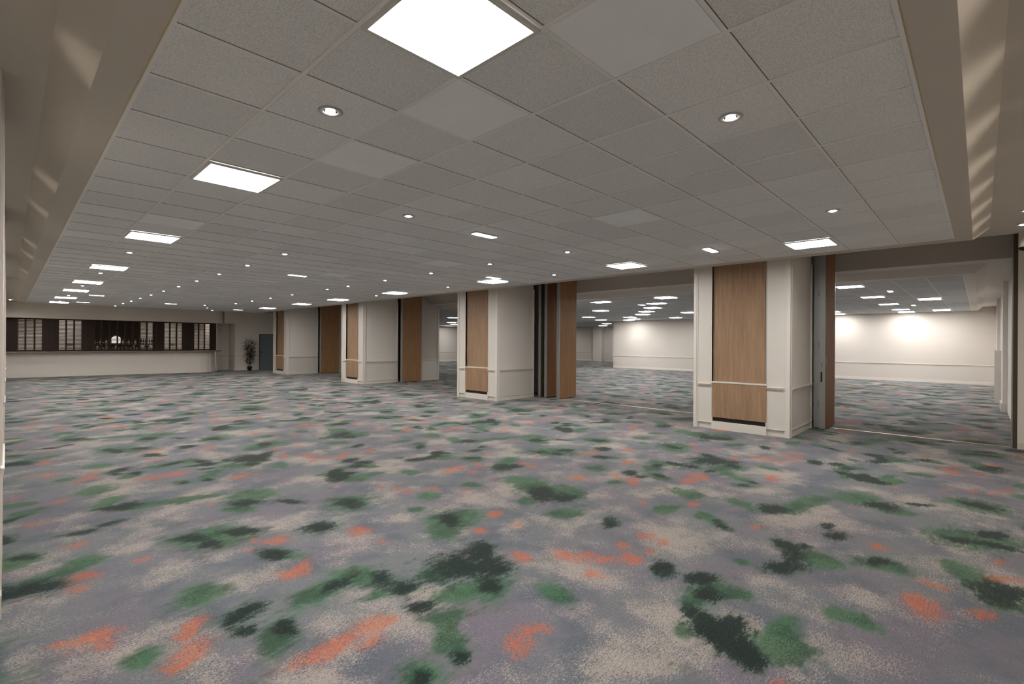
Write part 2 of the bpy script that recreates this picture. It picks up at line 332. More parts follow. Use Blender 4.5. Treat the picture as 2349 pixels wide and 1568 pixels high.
R_ = math.radians

PIERS = [(-1.5,.9),(4.2,5.2),(8.6,9.6),(13,14),(18,19),(23,24),(28,30)]
# ------------------------------------------------------------------ ceilings
XT0, XT1, YT0, YT1 = .511, 8.92, .257, 27.0      # tiled field of the near room
XB0, XB1, YB0, YB1 = .33, 9.21, .075, 27.15      # flat painted band round it
D, DZ = .165, HH-HC
def ring(mb, a, b, za, zb):
    (x0,x1,y0,y1), (X0,X1,Y0,Y1) = a, b
    mb.add([(x0,y0,za),(x1,y0,za),(x1,y1,za),(x0,y1,za),(X0,Y0,zb),(X1,Y0,zb),(X1,Y1,zb),(X0,Y1,zb)],
           [(0,1,5,4),(1,2,6,5),(2,3,7,6),(3,0,4,7)])
def plane(mb, x0, x1, y0, y1, z): mb.quad((x0,y0,z),(x0,y1,z),(x1,y1,z),(x1,y0,z))

c = MB(); plane(c, XT0, XT1, YT0, YT1, HC); struct('ceiling', c, M['tile'])
c = MB(); ring(c, (XT0,XT1,YT0,YT1), (XB0,XB1,YB0,YB1), HC-.004, HC-.004)
ring(c, (XT0,XT1,YT0,YT1), (XT0,XT1,YT0,YT1), HC+.02, HC-.004)
ring(c, (XB0,XB1,YB0,YB1), (XB0-D,XB1+D,YB0-D,YB1+D), HC-.004, HH)
plane(c, -.95, XB0-D, -1.5, 34, HH); plane(c, XB1+D, 10.05, -1.5, 34, HH)
plane(c, XB0-D, XB1+D, -1.5, YB0-D, HH); plane(c, XB0-D, XB1+D, YB1+D, 34, HH)
struct('ceiling', c, M['cream'])
# raised trough over the folding wall, its far flank leaning
c = MB()
c.quad((10.05,-1.5,HH),(10.05,33.2,HH),(10.05,33.2,3.9),(10.05,-1.5,3.9))
c.quad((10.05,-1.5,3.9),(10.05,33.2,3.9),(12.1,33.2,3.9),(12.1,-1.5,3.9))
c.quad((12.1,-1.5,3.9),(12.1,33.2,3.9),(12.76,33.2,HH),(12.76,-1.5,HH))
struct('ceiling', c, M['lintel'])
# far room
X2, Y2 = 13.71, .25
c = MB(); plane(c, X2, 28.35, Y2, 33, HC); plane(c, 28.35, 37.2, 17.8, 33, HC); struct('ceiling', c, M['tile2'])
c = MB()
b2 = (13.45, .075)
c.quad((b2[0],b2[1],HC-.004),(X2,Y2,HC-.004),(X2,33,HC-.004),(b2[0],33,HC-.004))
c.quad((b2[0],b2[1],HC-.004),(28.35,b2[1],HC-.004),(28.35,Y2,HC-.004),(X2,Y2,HC-.004))
c.quad((b2[0],b2[1],HC-.004),(b2[0],33,HC-.004),(b2[0]-D,33,HH),(b2[0]-D,b2[1]-D,HH))
c.quad((b2[0],b2[1],HC-.004),(28.35,b2[1],HC-.004),(28.35,b2[1]-D,HH),(b2[0]-D,b2[1]-D,HH))
plane(c, 12.76, b2[0]-D, -1.5, 33.2, HH); plane(c, b2[0]-D, 28.5, -1.5, b2[1]-D, HH)
struct('ceiling', c, M['cream2'])
# exposed grid bars
def grid(x0, x1, y0, y1, ox, oy, name, w=.012):
    g = MB(); z0, z1 = HC-.005, HC-.0005
    k = math.ceil((x0-ox)/.6)
    while ox+.6*k < x1-.01:
        x = ox+.6*k
        if x > x0+.02: g.box(x-w, x+w, y0, y1, z0, z1)
        k += 1
    k = math.ceil((y0-oy)/.6)
    while oy+.6*k < y1-.01:
        y = oy+.6*k
        if y > y0+.02: g.box(x0, x1, y-w, y+w, z0+.001, z1)
        k += 1
    d_ = MB(); e = .0035  # dark strips beside the bars, shadow lines put in as colour
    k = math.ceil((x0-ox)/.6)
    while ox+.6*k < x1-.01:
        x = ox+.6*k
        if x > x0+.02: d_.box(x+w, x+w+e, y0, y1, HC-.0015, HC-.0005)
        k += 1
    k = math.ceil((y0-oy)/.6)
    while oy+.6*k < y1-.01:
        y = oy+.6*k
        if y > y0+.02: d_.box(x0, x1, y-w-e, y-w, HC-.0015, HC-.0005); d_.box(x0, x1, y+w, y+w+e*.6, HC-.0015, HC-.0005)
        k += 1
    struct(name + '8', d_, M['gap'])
    g.box(x0, x0+.02, y0, y1, z0-.001, z1); g.box(x1-.02, x1, y0, y1, z0-.001, z1)
    g.box(x0, x1, y0, y0+.02, z0-.002, z1); g.box(x0, x1, y1-.02, y1, z0-.002, z1)
    return struct(name, g, M['grid'])
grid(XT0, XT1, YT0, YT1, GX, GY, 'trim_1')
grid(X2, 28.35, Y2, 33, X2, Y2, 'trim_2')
g = MB(); g.box(XT0-.006, XT0, YT0-.006, YT1, HC-.006, HC-.001); g.box(XT0, XT1, YT0-.006, YT0, HC-.006, HC-.001)
struct('trim_3', g, M['brass'])

# smooth replacement tiles, each lying in one cell of the grid
sm = [(0,0,'smooth pale ceiling tile touching the corner of the nearest big LED panel'),
      (2,0,'smooth pale ceiling tile beside the nearest left star-lit downlight'),
      (1,5,'smooth pale ceiling tile above the open gap between the two nearest pillars'),
      (8,6,'smooth bluish ceiling tile in the middle of the ceiling over the second pillar'),
      (13,5,'smooth pale ceiling tile just past the bar of light left of the ceiling middle'),
      (15,11,'smooth pale ceiling tile at the ceiling edge between second and third pillars'),
      (8,-1,'smooth pale ceiling tile two cells before the second left row LED panel'),
      (-2,0,'smooth pale ceiling tile cut off by the top edge right of the big LED panel')]
for a, b, lab in sm:
    t = MB(); x = GX+.6*b; y = GY+.6*a
    t.box(x+.014, x+.586, y+.014, y+.586, HC-.004, HC-.0005)
    tag(t.build('ceiling_tile', M['smooth'], loc=None), lab, 'ceiling tile', 'smooth replacement ceiling tiles')

# ------------------------------------------------------------------ lamps in the ceiling
def led_proto(loc, label, group):
    t = thing('led_panel', label, 'ceiling light', loc, 0, group)
    f = MB(); w, i = .292, .268
    for q in ((-w,w,-w,-i),(-w,w,i,w),(-w,-i,-i,i),(i,w,-i,i)): f.box(*q, -.022, -.006)
    f.build('frame', M['ledframe'], t)
    d = MB(); d.box(-i,i,-i,i,-.016,-.007); d.build('diffuser', M['led'], t)
    return t
g1 = 'square LED panels in the near room ceiling'
Lr = [-.5,4.5,10.5,17.5,23.5,28.5,34.5,39.5]
Rr = [-.5,4.5,10.5,17.5,23.5,28.5,34.5]
first = None
def led(x, y, label, group=None):
    global first
    if first is None: first = led_proto((x,y,HC), label, g1); return first
    o = dup(first, (x,y,HC), label)
    if group: o['group'] = group
    return o
lab = ['big square LED panel cut by the top edge of the picture'] + \
      ['square LED panel, %s along the left row counting from the camera' % ORD[i+1] for i in range(1, 8)]
for a, l in zip(Lr, lab): led(GX-.3, GY+.6*a, l)
for k, a in enumerate(Rr): led(GX+.6*10.5, GY+.6*a, 'square LED panel, %s along the pillar side row counting from the camera' % ORD[k+1])
g2 = 'square LED panels in the far room ceiling'
far = [(14.6,2.35,'nearest in the row seen through the right opening'),(18.2,2.35,'second in the row seen through the right opening'),
       (21.8,2.35,'third in the row seen through the right opening'),(25.4,2.35,'fourth in the row seen through the right opening'),
       (27.55,2.35,'against the wall at the end of the right opening row'),
       (20.2,1.15,'single one nearer the right hand wall'),(26.9,1.15,'smaller looking one near the right hand wall'),
       (25.6,4.75,'half hidden by the nearest oak leaf'),(27.55,4.9,'against the wall beside the nearest oak leaf'),
       (14.5,7.2,'biggest one seen in the middle opening'),(16.4,8.5,'second in the diagonal line through the middle opening'),
       (18.4,9.7,'third in the diagonal line through the middle opening'),(20.4,11.05,'fourth in the diagonal line through the middle opening'),
       (22.3,12.3,'fifth in the diagonal line through the middle opening'),(24.3,14.2,'left of the diagonal line in the middle opening'),
       (26.2,15,'sixth in the diagonal line through the middle opening'),(27.3,16.0,'last in the diagonal line through the middle opening'),
       (14.6,9.7,'upper left in the middle opening beside the oak leaf'),(18.6,12.35,'second down at the left of the middle opening'),
       (22.9,16.0,'third down at the left of the middle opening'),(26.0,17.25,'lowest at the left of the middle opening'),
       (26.2,12.4,'low at the right of the middle opening'),(22.2,9.85,'touching the nearest pillar in the middle opening'),
       (18.55,22.7,'glimpsed between the second and third pillars'),
       (31.4,20.3,'in the recess beyond the far wall corner'),(31.4,26.0,'added deep in the recess beyond the far wall corner'),  # panels from here on are added to brighten the recess and rear
       (23.0,28.4,'added at the back behind the third pillar'),(16.4,28.4,'added at the back behind the farthest pillar'),
       (35.0,23.0,'added beside the recess pilaster'),(35.0,28.8,'added in the deepest corner of the recess'),(27.4,25.0,'added at the mouth of the recess'),
       (20.6,31.4,'added against the rear wall behind the pillars'),(25.8,31.4,'added against the rear wall, right of its neighbour')]
for x, y, l in far: led(x, y, 'far room square LED panel, ' + l, g2)

def down_proto(loc, label, group):
    t = thing('downlight', label, 'downlight', loc, 0, group)
    r = MB(); r.lathe([(.074,0),(.074,-.004),(.066,-.007),(.045,-.008),(.042,-.002),(.042,0)], n=24); r.build('trim_ring', M['chrome'], t, smooth=True)
    b = MB(); b.lathe([(.030,-.001),(.030,-.009),(.022,-.014),(.008,-.016)], n=16); b.build('lamp', M['bulb'], t, smooth=True)
    return t
rows = {'left edge row': (-.5, [1.5,13.5,19.5,25.5,32.5,38.5]),
        'left middle row': (2.5, [-1.5,4.5,10.5,13.5,16.5,19.5,22.5,25.5,28.5,31.5,34.5,37.5,40.8]),
        'right middle row': (7.5, [-1.5,4.5,7.5,10.5,13.5,16.5,18.5,22.5,25.5,28.5,31.5,38]),
        'pillar edge row': (10.65, [7.5,13.5,19.5])}
gd = 'round downlights in the near room ceiling'
fd = None
for rn, (b, As) in rows.items():
    for k, a in enumerate(As):
        lb = 'small round downlight, %s in the %s from the camera' % (ORD[k+1], rn)
        p = (GX+.6*b, GY+.6*a, HC)
        if fd is None: fd = down_proto(p, lb, gd)
        else: dup(fd, p, lb)
for p, lb in (((GX+.6*6.6, GY+.6*35, HC), 'small round downlight off the rows near the bar, left of the far LED panel'),
              ((GX+.6*8.6, GY+.6*41, HC), 'small round downlight off the rows, nearest to the bar wall pelmet end')):
    dup(fd, p, lb)
# plain side ceiling: downlights with their own throw, they streak the sloping flank
for k in range(8):
    x = 9.34-.93*k
    lb = ['side ceiling downlight nearest the folding wall opening', 'side ceiling downlight second from the folding wall, at picture edge'][k] if k < 2 else \
         'side ceiling downlight over the right hand wall, %s from the folding wall' % ORD[k+1]
    o = dup(fd, (x, -.40, HH), lb); o['group'] = 'downlights in the side ceiling'
    ld = bpy.data.lights.new('downlight_beam', 'SPOT'); ld.energy = 4; ld.spot_size = R_(95); ld.spot_blend = 1
    ld.shadow_soft_size = .05; ld.color = (1, .9, .78)
    lo = bpy.data.objects.new('beam', ld); COL.objects.link(lo); lo.parent = o; lo.location = (0, 0, -.03); lo.rotation_euler = (R_(57), 0, 0)
    ld = bpy.data.lights.new('downlight_spill', 'SPOT'); ld.energy = 9; ld.spot_size = R_(168); ld.spot_blend = .4
    ld.shadow_soft_size = .04; ld.color = (1, .9, .78)
    lo = bpy.data.objects.new('spill', ld); COL.objects.link(lo); lo.parent = o; lo.location = (0, 0, -.03)
bays = [2.0+1.47*k for k in range(17)]  # lamps added out of view, their tilted beams streak the left flank
bays = [y for y in bays if not any(y0 < y < y1 for y0, y1 in PIERS)]
for k, y in enumerate(bays):
    o = dup(fd, (-.36, y, HH), 'unseen added downlight in a bay of the left wall, %s from the camera' % ORD[k+1]); o['group'] = 'added downlights in the left wall bays'
    ld = bpy.data.lights.new('downlight_beam', 'SPOT'); ld.energy = 6; ld.spot_size = R_(56); ld.spot_blend = 1
    ld.shadow_soft_size = .04; ld.color = (1, .9, .78)
    lo = bpy.data.objects.new('beam', ld); COL.objects.link(lo); lo.parent = o; lo.location = (0, 0, -.03); lo.rotation_euler = (0, R_(-69), 0)
BEAM = bpy.data.lights.new('downlight_throw', 'SPOT'); BEAM.energy = 42; BEAM.spot_size = R_(160); BEAM.spot_blend = .9
BEAM.shadow_soft_size = .03; BEAM.color = (1, .95, .88)
for o in [o for o in COL.objects if o.get('group') == gd]:
    lo = bpy.data.objects.new('throw', BEAM); COL.objects.link(lo); lo.parent = o; lo.location = (0, 0, -.03)
o = dup(fd, (.10, 28.4, HH), 'side ceiling downlight at the left end near the bar'); o['group'] = 'downlights in the side ceiling'

def bulkhead(x, y, label, first_=[None]):
    if first_[0] is None:
        t = thing('ceiling_light', label, 'emergency light', (x,y,HC), 0, 'slim emergency lights in the ceiling')
        f = MB(); f.box(-.20,.20,-.065,.065,-.018,.0005); f.build('housing', M['ledframe'], t, bevel=.004)
        d = MB(); d.box(-.185,.185,-.05,.05,-.026,-.018); d.build('diffuser', M['tube'], t, bevel=.004)
        first_[0] = t
    else: dup(first_[0], (x,y,HC), label)
for a, b, l in [(4.59,4.57,'left one of the two nearest'),(1.56,9.65,'right one of the two nearest, before the nearest pillar'),
                (14.57,4.52,'left of the ceiling middle'),(9.6,9.68,'just above the LED panel over the second pillar'),
                (30.94,.52,'far left beside the left LED row'),(38.01,.55,'farthest left, over the bar'),
                (34.96,4.65,'over the middle of the bar'),(38.24,9.65,'near the potted plant corner')]:
    bulkhead(GX+.6*b, GY+.6*a, 'slim rectangular emergency light, ' + l)
def bulk2(x, y, l): bulkhead(x, y, 'slim rectangular emergency light in far room, ' + l)
bulk2(16.5, 1.75, 'first seen in right opening'); bulk2(22.9, 1.75, 'second seen in right opening'); bulk2(16.6, 9.2, 'seen in middle opening')

# ------------------------------------------------------------------ walls
def wallbox(name, m, x0, x1, y0, y1, z0=0, z1=HH-.001): return struct(name, MB().box(x0,x1,y0,y1,z0,z1), m)
w = MB(); w.box(-.95, -.80, -1.5, 30.0, 0, HH-.001)
for y0, y1 in PIERS: w.box(-.80, -.026, y0, y1, 0, HH-.001)
struct('wall_left', w, M['paint'])
w = MB()
for y0, y1 in PIERS[1:-1]: w.box(-.026, -.014, y0+.1, y1-.1, 0, HH-.001)
struct('trim_4', w, M['bead'])
w = MB()
RAIL = [(0,0),(.008,.004),(.012,.012),(.012,.030),(.018,.036),(.018,.048),(0,.052)]
segs = [(y0, y1, -.026) for y0, y1 in PIERS[:1]] + [(y0, y1, -.022) for y0, y1 in PIERS[1:-1]] + [(28, 29.7, -.026)]
for y0, y1, x in segs: w.prism_y([(x+px, .85+pz) for px, pz in RAIL], y0, y1)
struct('trim_5', w, M['bead'])
w = MB()
for y0, y1, x in segs: w.box(x, x+.008, y0, y1, 0, .14)
struct('baseboard_left', w, M['bead'])
wallbox('wall_back', M['wall'], -.25, 11.3, -1.5, -1.35)
# stub of wall right of the opening
wallbox('wall_right', M['wall'], 11.3, 11.55, -1.5, -.44, 0, 3.9)
struct('baseboard_right', MB().box(11.29,11.3,-1.5,-.44,0,.10), M['paint'])
# far room walls with dado rail and skirting
def dado_x(x, y0, y1, s, n, zr=.80, sk=.13, m='bead'):      # wall face at x, rail on side s
    w = MB(); w.prism_y([(x+s*px*1.6, zr-.03+pz*1.1) for px, pz in RAIL], y0, y1); struct('trim_%d' % n, w, M[m])
    struct('baseboard_far', MB().box(min(x,x+s*.016), max(x,x+s*.016), y0, y1, 0, sk), M[m])
def dado_y(y, x0, x1, s, n, zr=.80, sk=.13, m='bead'):
    w = MB(); w.prism_x([(y+s*px*1.6, zr-.03+pz*1.1) for px, pz in RAIL], x0, x1); struct('trim_%d' % n, w, M[m])
    struct('baseboard_far', MB().box(x0, x1, min(y,y+s*.016), max(y,y+s*.016), 0, sk), M[m])
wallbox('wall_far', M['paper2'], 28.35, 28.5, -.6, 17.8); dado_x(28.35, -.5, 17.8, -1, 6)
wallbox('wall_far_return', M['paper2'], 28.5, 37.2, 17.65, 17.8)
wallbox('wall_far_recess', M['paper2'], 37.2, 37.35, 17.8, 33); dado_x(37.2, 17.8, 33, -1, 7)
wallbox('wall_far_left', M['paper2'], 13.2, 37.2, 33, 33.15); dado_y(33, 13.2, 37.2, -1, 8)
struct('trim_9', MB().box(13.7, 37.2, 32.2, 33, 2.98, HC-.006), M['paint'])
struct('trim_10', MB().box(36.75, 37.2, 24.3, 25.2, 0, HC-.006), M['paint'])
wallbox('wall_side', M['wall'], 11.55, 28.4, -.65, -.50)
w = MB(); w.box(17.3, 18.2, -.50, -.41, 0, HH-.001); w.box(23.6, 24.5, -.50, -.42, 0, HH-.001); struct('trim_11', w, M['wall'])
w = MB(); w.box(17.27, 18.23, -.50, -.38, 0, .22); w.box(23.57, 24.53, -.50, -.39, 0, .2); struct('trim_12', w, M['bead'])
w = MB(); w.box(19.6, 19.68, -.50, -.30, .02, 1.52); w.box(19.6, 22.0, -.50, -.46, .02, 1.52); struct('trim_13', w, M['paint'])
# jamb post of the folding wall
j = MB(); j.box(11.42, 11.50, -.44, -.375, 0, 3.88); struct('trim_14', j, M['alu'])
j = MB(); j.box(11.36, 11.42, -.44, -.39, 0, 3.88); struct('trim_15', j, M['olive'])
s_ = MB()
for y0, y1 in ((-.375,2.15),(4.2,8.85),(11.55,16.9),(19,24.3)): s_.box(11.40, 11.435, y0, y1, 0, .006)
struct('trim_16', s_, M['brass'])

# ------------------------------------------------------------------ pillars
def pillar(y0, label):
    t = thing('pillar', label, 'pillar', (9.6, y0, 0), 0, 'panelled pillars between the rooms')
    W, D1 = 1.74, 1.56
    ra, rb = .385, 1.375                                   # oak bay
    b = MB()
    b.box(.06, D1, .03, W-.03, 0, HH-.003); b.box(.46, D1, .03, W-.03, HH-.003, 3.88)
    b.build('core', M['paper'], t)
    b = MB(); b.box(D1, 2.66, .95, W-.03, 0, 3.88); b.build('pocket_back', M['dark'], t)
    b = MB(); b.prism_y([(2.66,0),(3.66,0),(3.66,HH-.003),(3.17,HH-.003),(2.66,3.74)], .03, W-.03); b.build('rear_block', M['paper2'], t)
    p = MB()                                               # painted front pilasters and lower side panel
    for ya, yb in ((.06, ra), (rb, W-.06)):
        p.box(0, .06, ya, yb, .13, HH-.003); p.box(.018, .06, ya, yb, 0, .13)
    p.box(.0, D1, .018, .03, .13, .85); p.box(2.66, 3.66, .018, .03, .10, .85)
    p.build('painted_panel', M['paint'], t)
    bd = MB()                                              # corner beads, stepped
    for ya, yb, x in ((0,.06,-.022),(W-.06,W,-.022),(.06,.085,-.012),(W-.085,W-.06,-.012)): bd.box(x, .075, ya, yb, 0, HH-.003)
    bd.box(.06, .10, -.006, .03, 0, HH-.003); bd.box(.10, .125, .008, .03, 0, HH-.003)
    bd.box(D1-.03, D1+.012, .004, .05, 0, HH-.003); bd.box(3.61, 3.67, .0, .05, 0, HH-.004); bd.box(.0, .1, W-.03, W, 0, HH-.003)
    bd.build('corner_bead', M['bead'], t, bevel=.004)
    for ya, yb in ((.085, ra), (rb, W-.085)):
        r = MB(); r.prism_y([(-px*2.4, .835+pz) for px, pz in RAIL], ya+.02, yb-.005); r.box(-.012, 0, ya, yb, .12, .135)
        r.build('dado_rail', M['bead'], t)
    r = MB(); r.prism_x([(.018-px*2.4, .835+pz) for px, pz in RAIL], .125, D1-.03); r.box(.125, D1-.03, .006, .018, .115, .135)
    r.build('dado_rail', M['bead'], t)
    r = MB(); r.prism_x([(.018-px*2.4, .835+pz) for px, pz in RAIL], 2.66, 3.61); r.build('dado_rail', M['bead'], t)
    k = MB(); k.box(.12, D1-.03, .014, .03, 0, .105); k.box(2.66, 3.61, .014, .03, 0, .09); k.build('skirting', M['bead'], t)
    u = MB(); u.box(.045, .06, ra+.02, rb, .94, HH-.003); u.build('oak_panel', M['wood'], t)
    v = MB(); v.box(-.0, .06, rb-.0, rb+.006, .93, HH-.003); v.box(.0, .06, ra, ra+.02, .93, HH-.003); v.build('panel_reveal', M['alu'], t)
    cb = MB(); cb.box(-.012, .06, ra, rb, .235, .905); o = cb.build('cabinet_front', M['wood'], t, bevel=.003)
    l = MB(); l.box(-.02, .06, ra-.004, rb+.004, .905, .935); l.build('ledge', M['bead'], t, bevel=.003)
    gp = MB(); gp.box(.03, .062, ra, rb, .15, .235); gp.build('vent_gap', M['dark'], t)
    pl = MB(); pl.box(-.024, .06, ra-.004, rb+.004, 0, .155); pl.box(-.024, .03, ra-.004, ra+.012, .155, .235); pl.box(-.024, .03, rb-.012, rb+.004, .155, .235)
    pl.build('plinth', M['bead'], t, bevel=.003)
    return t
PY0 = [2.41, 9.80, 17.24, 24.64]
for y0, l in zip(PY0, ['nearest white panelled pillar with a wide oak front panel', 'second white panelled pillar from the right with oak front panel',
                       'third white panelled pillar from the right with narrow oak strip', 'farthest white panelled pillar, next to the blue grey door']):
    pillar(y0, l)

# ------------------------------------------------------------------ folding wall leaves parked beside the pillars
def leaf(x0, x1, y0, th, label, face='wood2', handle=False, number=False, hinge=True):
    t = thing('partition_leaf', label, 'folding wall panel', (x0, y0, 0), 0, 'folding wall leaves parked at the pillars')
    w = x1-x0; z1 = 3.84
    e = MB(); e.box(0, .03, 0, th, .015, z1); e.box(-.012, 0, 0, .018, .015, z1); e.box(-.012, 0, th-.018, th, .015, z1); e.box(-.006, 0, th*.42, th*.58, .015, z1)
    ef = e.build('edge_frame', M['alu'], t)
    c_ = MB(); c_.box(.03, w, .012, th-.012, .02, z1); c_.build('core', M['dark'], t)
    a = MB(); a.box(.012, w, -.003, .012, .02, 2.62); a.box(.012, w, -.003, .012, 2.624, z1); of = a.build('oak_face' if face != 'olive' else 'dark_face', M[face], t)
    s = MB(); s.box(.012, w, th-.012, th, .02, z1); s.build('rear_face', M[face], t)
    k = MB(); k.box(.05, w-.02, .02, th-.02, 0, .02); k.build('bottom_seal', M['black'], t)
    if handle:
        h = MB(); h.box(-.008, 0, .45*th, .75*th, .93, 1.13); h.build('lock_slot', M['black'], ef)
        h = MB(); h.box(-.010, 0, .40*th, .62*th, 1.22, 1.30); h.build('latch', M['steel'], ef)
    if hinge:
        for z in (.45, 1.6, 2.6):
            h = MB(); h.tube([(-.008, th+.004, z), (-.008, th+.004, z+.12)], .008); h.build('hinge', M['steel'], ef, smooth=True)
    if number:
        n = MB()
        # digit 3 drawn as thin raised strokes near the leading edge
        x, z = .045, 1.28; q = .010
        for (xa, xb, za, zb) in ((0,.06,.13,.14),(0,.06,.065,.075),(0,.06,0,.01),(.05,.06,0,.14),(0,.01,0,.03),(0,.01,.11,.14)):
            n.box(x+xa, x+xb, -.0045, -.003, z+za, z+zb)
        n.build('numeral', M['label'], of)
    return t
leaf(11.05, 11.90, 2.17, .10, 'nearest oak faced folding leaf, marked with a small numeral', 'wood2_shaded', handle=True, number=True)
leaf(11.18, 11.90, 2.285, .10, 'dark edged folding leaf squeezed between nearest pillar and oak leaf', 'olive')
leaf(11.27, 12.08, 8.90, .10, 'front oak folding leaf of three beside the second pillar')
leaf(11.29, 12.08, 9.40, .09, 'middle oak folding leaf of three beside the second pillar', 'wood2_shaded')
leaf(11.29, 12.08, 9.64, .09, 'dark rear folding leaf of three beside the second pillar', 'olive')
leaf(11.22, 12.18, 17.03, .10, 'single oak folding leaf beside the third pillar')
leaf(11.20, 12.20, 24.42, .10, 'single oak folding leaf beside the farthest pillar')

# ------------------------------------------------------------------ bar end of the room
YB = 29.8
hd = MB()                                                # pelmet wall over the bar, its right end rounded
pts = [(-.026,30.15),(-.026,29.75)]
pts += [(7.9,29.75)] + [(7.9+.38*math.sin(a), 29.75+.38*(1-math.cos(a))) for a in [PI/2*k/8 for k in range(1, 9)]] + [(8.28,30.15)]
pts = pts[::1]
hd.prism(pts, 2.60, HH-.001)
struct('wall_bar', hd, M['barwall'])
w = MB(); w.box(8.28, 8.80, YB, 30.1, 2.60, HH-.001)     # lintel over the alcove
struct('wall_lintel', w, M['barwall']); w = MB()
w.box(8.80, 10.09, YB, 31.1, 0, HH-.001); w.box(10.09, 11.04, YB, 30.0, 2.02, HH-.001); w.box(11.04, 13.3, YB, 30.0, 0, HH-.001)
w.box(13.15, 13.3, YB, 33.1, 0, HH-.001)
struct('wall_end', w, M['barwall'])
w = MB(); w.box(8.02, 8.80, 30.95, 31.1, 0, HH-.001); struct('wall_alcove', w, M['barwall'])
w = MB(); w.box(7.935, 8.02, 30.12, 33.4, 0, HH-.001); struct('wall_bar_right', w, M['barwall'])
w = MB(); w.box(8.80, 10.05, YB-.014, YB, 0, .11); w.box(11.08, 13.15, YB-.014, YB, 0, .11); w.box(8.02, 8.8, 30.93, 30.95, 0, .28); w.box(8.786,8.8,YB,30.95,0,.11); w.box(8.02,8.8,30.935,30.95,.55,.60)
struct('baseboard_end', w, M['barwall'])
w = MB(); w.prism_x([(YB-px, .78+pz) for px, pz in RAIL], 8.80, 10.05); w.prism_x([(YB-px, .78+pz) for px, pz in RAIL], 11.08, 13.15)
w.prism_x([(30.95-px, .78+pz) for px, pz in RAIL], 8.02, 8.8); w.box(8.785,8.8,YB,30.95,.79,.83)
struct('trim_17', w, M['bead'])
# door
d = MB(); d.box(10.10, 11.03, YB+.02, YB+.06, .01, 2.0); dd = struct('door_1', d, M['door'])
f_ = MB(); f_.box(10.05, 10.10, YB-.02, YB+.1, 0, 2.05); f_.box(11.03, 11.08, YB-.02, YB+.1, 0, 2.05); f_.box(10.10, 11.03, YB-.02, YB+.1, 2.0, 2.05)
f_.build('door_frame', M['doorframe'], dd)
h = MB(); h.box(10.16, 10.22, YB+.008, YB+.02, .90, 1.12); h.tube([(10.19,YB+.01,1.03),(10.19,YB-.04,1.03),(10.30,YB-.04,1.03)], .010); h.build('door_handle', M['steel'], dd)

# counter: gently skewed front that rounds off at its right end
front = [(-.02,29.95),(1.5,29.86),(3.5,29.70),(5.5,29.45),(6.6,29.28),(7.0,29.25),(7.3,29.30),(7.55,29.43),(7.75,29.65),(7.84,29.9),(7.86,30.1)]
def outline(off, back=30.11, x1=None):
    r = []
    for i, (x, y) in enumerate(front):
        a = Vector(front[max(i-1,0)]); b = Vector(front[min(i+1,len(front)-1)]); n_ = (b-a).normalized(); n_ = Vector((n_.y, -n_.x))
        r.append((max(-.02, x+n_.x*off), y+n_.y*off))
    return r + [(r[-1][0], back), (-.02, back)]
t = thing('bar_counter', 'long white bar counter with dark speckled top below the louvred shutters', 'bar counter', (0,0,0))
MB().prism(outline(0), 0, 1.085).build('counter_front', M['barwall'], t)
MB().prism(outline(.028), 0, .20).build('skirting', M['barwall'], t)
MB().prism(outline(.30), 1.085, 1.135).build('worktop', M['granite'], t, bevel=.008)

# louvred shutters and dark timber posts standing on the counter
YS = 30.06
def post(x0, x1, label):
    o = MB(); o.box(x0, x1, YS-.03, YS+.05, 1.136, 2.598)
    o.box(x0+(x1-x0)*.42, x0+(x1-x0)*.62, YS-.055, YS-.03, 1.136, 2.598)
    tag(o.build('timber_post', M['darkwood']), label, 'timber panel', 'dark timber panels between the shutters')
def shutter(x0, x1, mull, label):
    t = thing('louvred_shutter', label, 'shutter', (x0, YS, 1.136), 0, 'louvred shutters over the bar')
    w = x1-x0
    f = MB(); f.box(.002, w-.002, -.03, .03, 0, .07); f.box(.002, w-.002, -.03, .03, 1.43, 1.461)
    f.box(.002, .03, -.03, .03, .07, 1.43); f.box(w-.03, w-.002, -.03, .03, .07, 1.43)
    f.build('frame', M['darkwood'], t)
    for m_ in mull:
        q = MB(); q.box(m_-x0-.03, m_-x0+.03, -.035, .035, .07, 1.43); q.build('mullion', M['darkwood'], t)
    s = MB(); z = .10
    while z < 1.42:
        s.add([(.03,-.012,z),(w-.03,-.012,z),(w-.03,.012,z+.018),(.03,.012,z+.018),(.03,-.012,z+.012),(w-.03,-.012,z+.012),(w-.03,.012,z+.030),(.03,.012,z+.030)],
              [(0,1,2,3),(4,7,6,5),(0,4,5,1),(1,5,6,2),(2,6,7,3),(3,7,4,0)]); z += .062
    s.build('slats', M['darkwood'], t)
post(-.02, .33, 'black timber panel at the far left end of the bar')
shutter(.33, 1.12, [.575,.86], 'louvred shutter nearest the left wall, grey wall behind')
post(1.12, 1.62, 'dark timber panel between first and second shutters from the left')
shutter(1.62, 2.44, [1.89,2.16], 'second louvred shutter from the left, a lit glass bowl behind')
post(2.44, 2.86, 'dark timber panel left of the wide middle shutter')
shutter(2.86, 5.14, [3.13,3.42,3.72,4.01,4.30,4.59,4.87], 'wide middle louvred shutter with bottles and a glowing mirror behind')
post(5.14, 5.57, 'dark timber panel right of the wide middle shutter')
shutter(5.57, 6.39, [5.83,6.12], 'second louvred shutter from the right, a lit glass bowl behind')
post(6.39, 6.88, 'dark timber panel between the last two shutters on the right')
shutter(6.88, 7.65, [7.11,7.38], 'rightmost louvred shutter, plain wall behind')
post(7.65, 7.93, 'black timber panel at the right end of the bar')

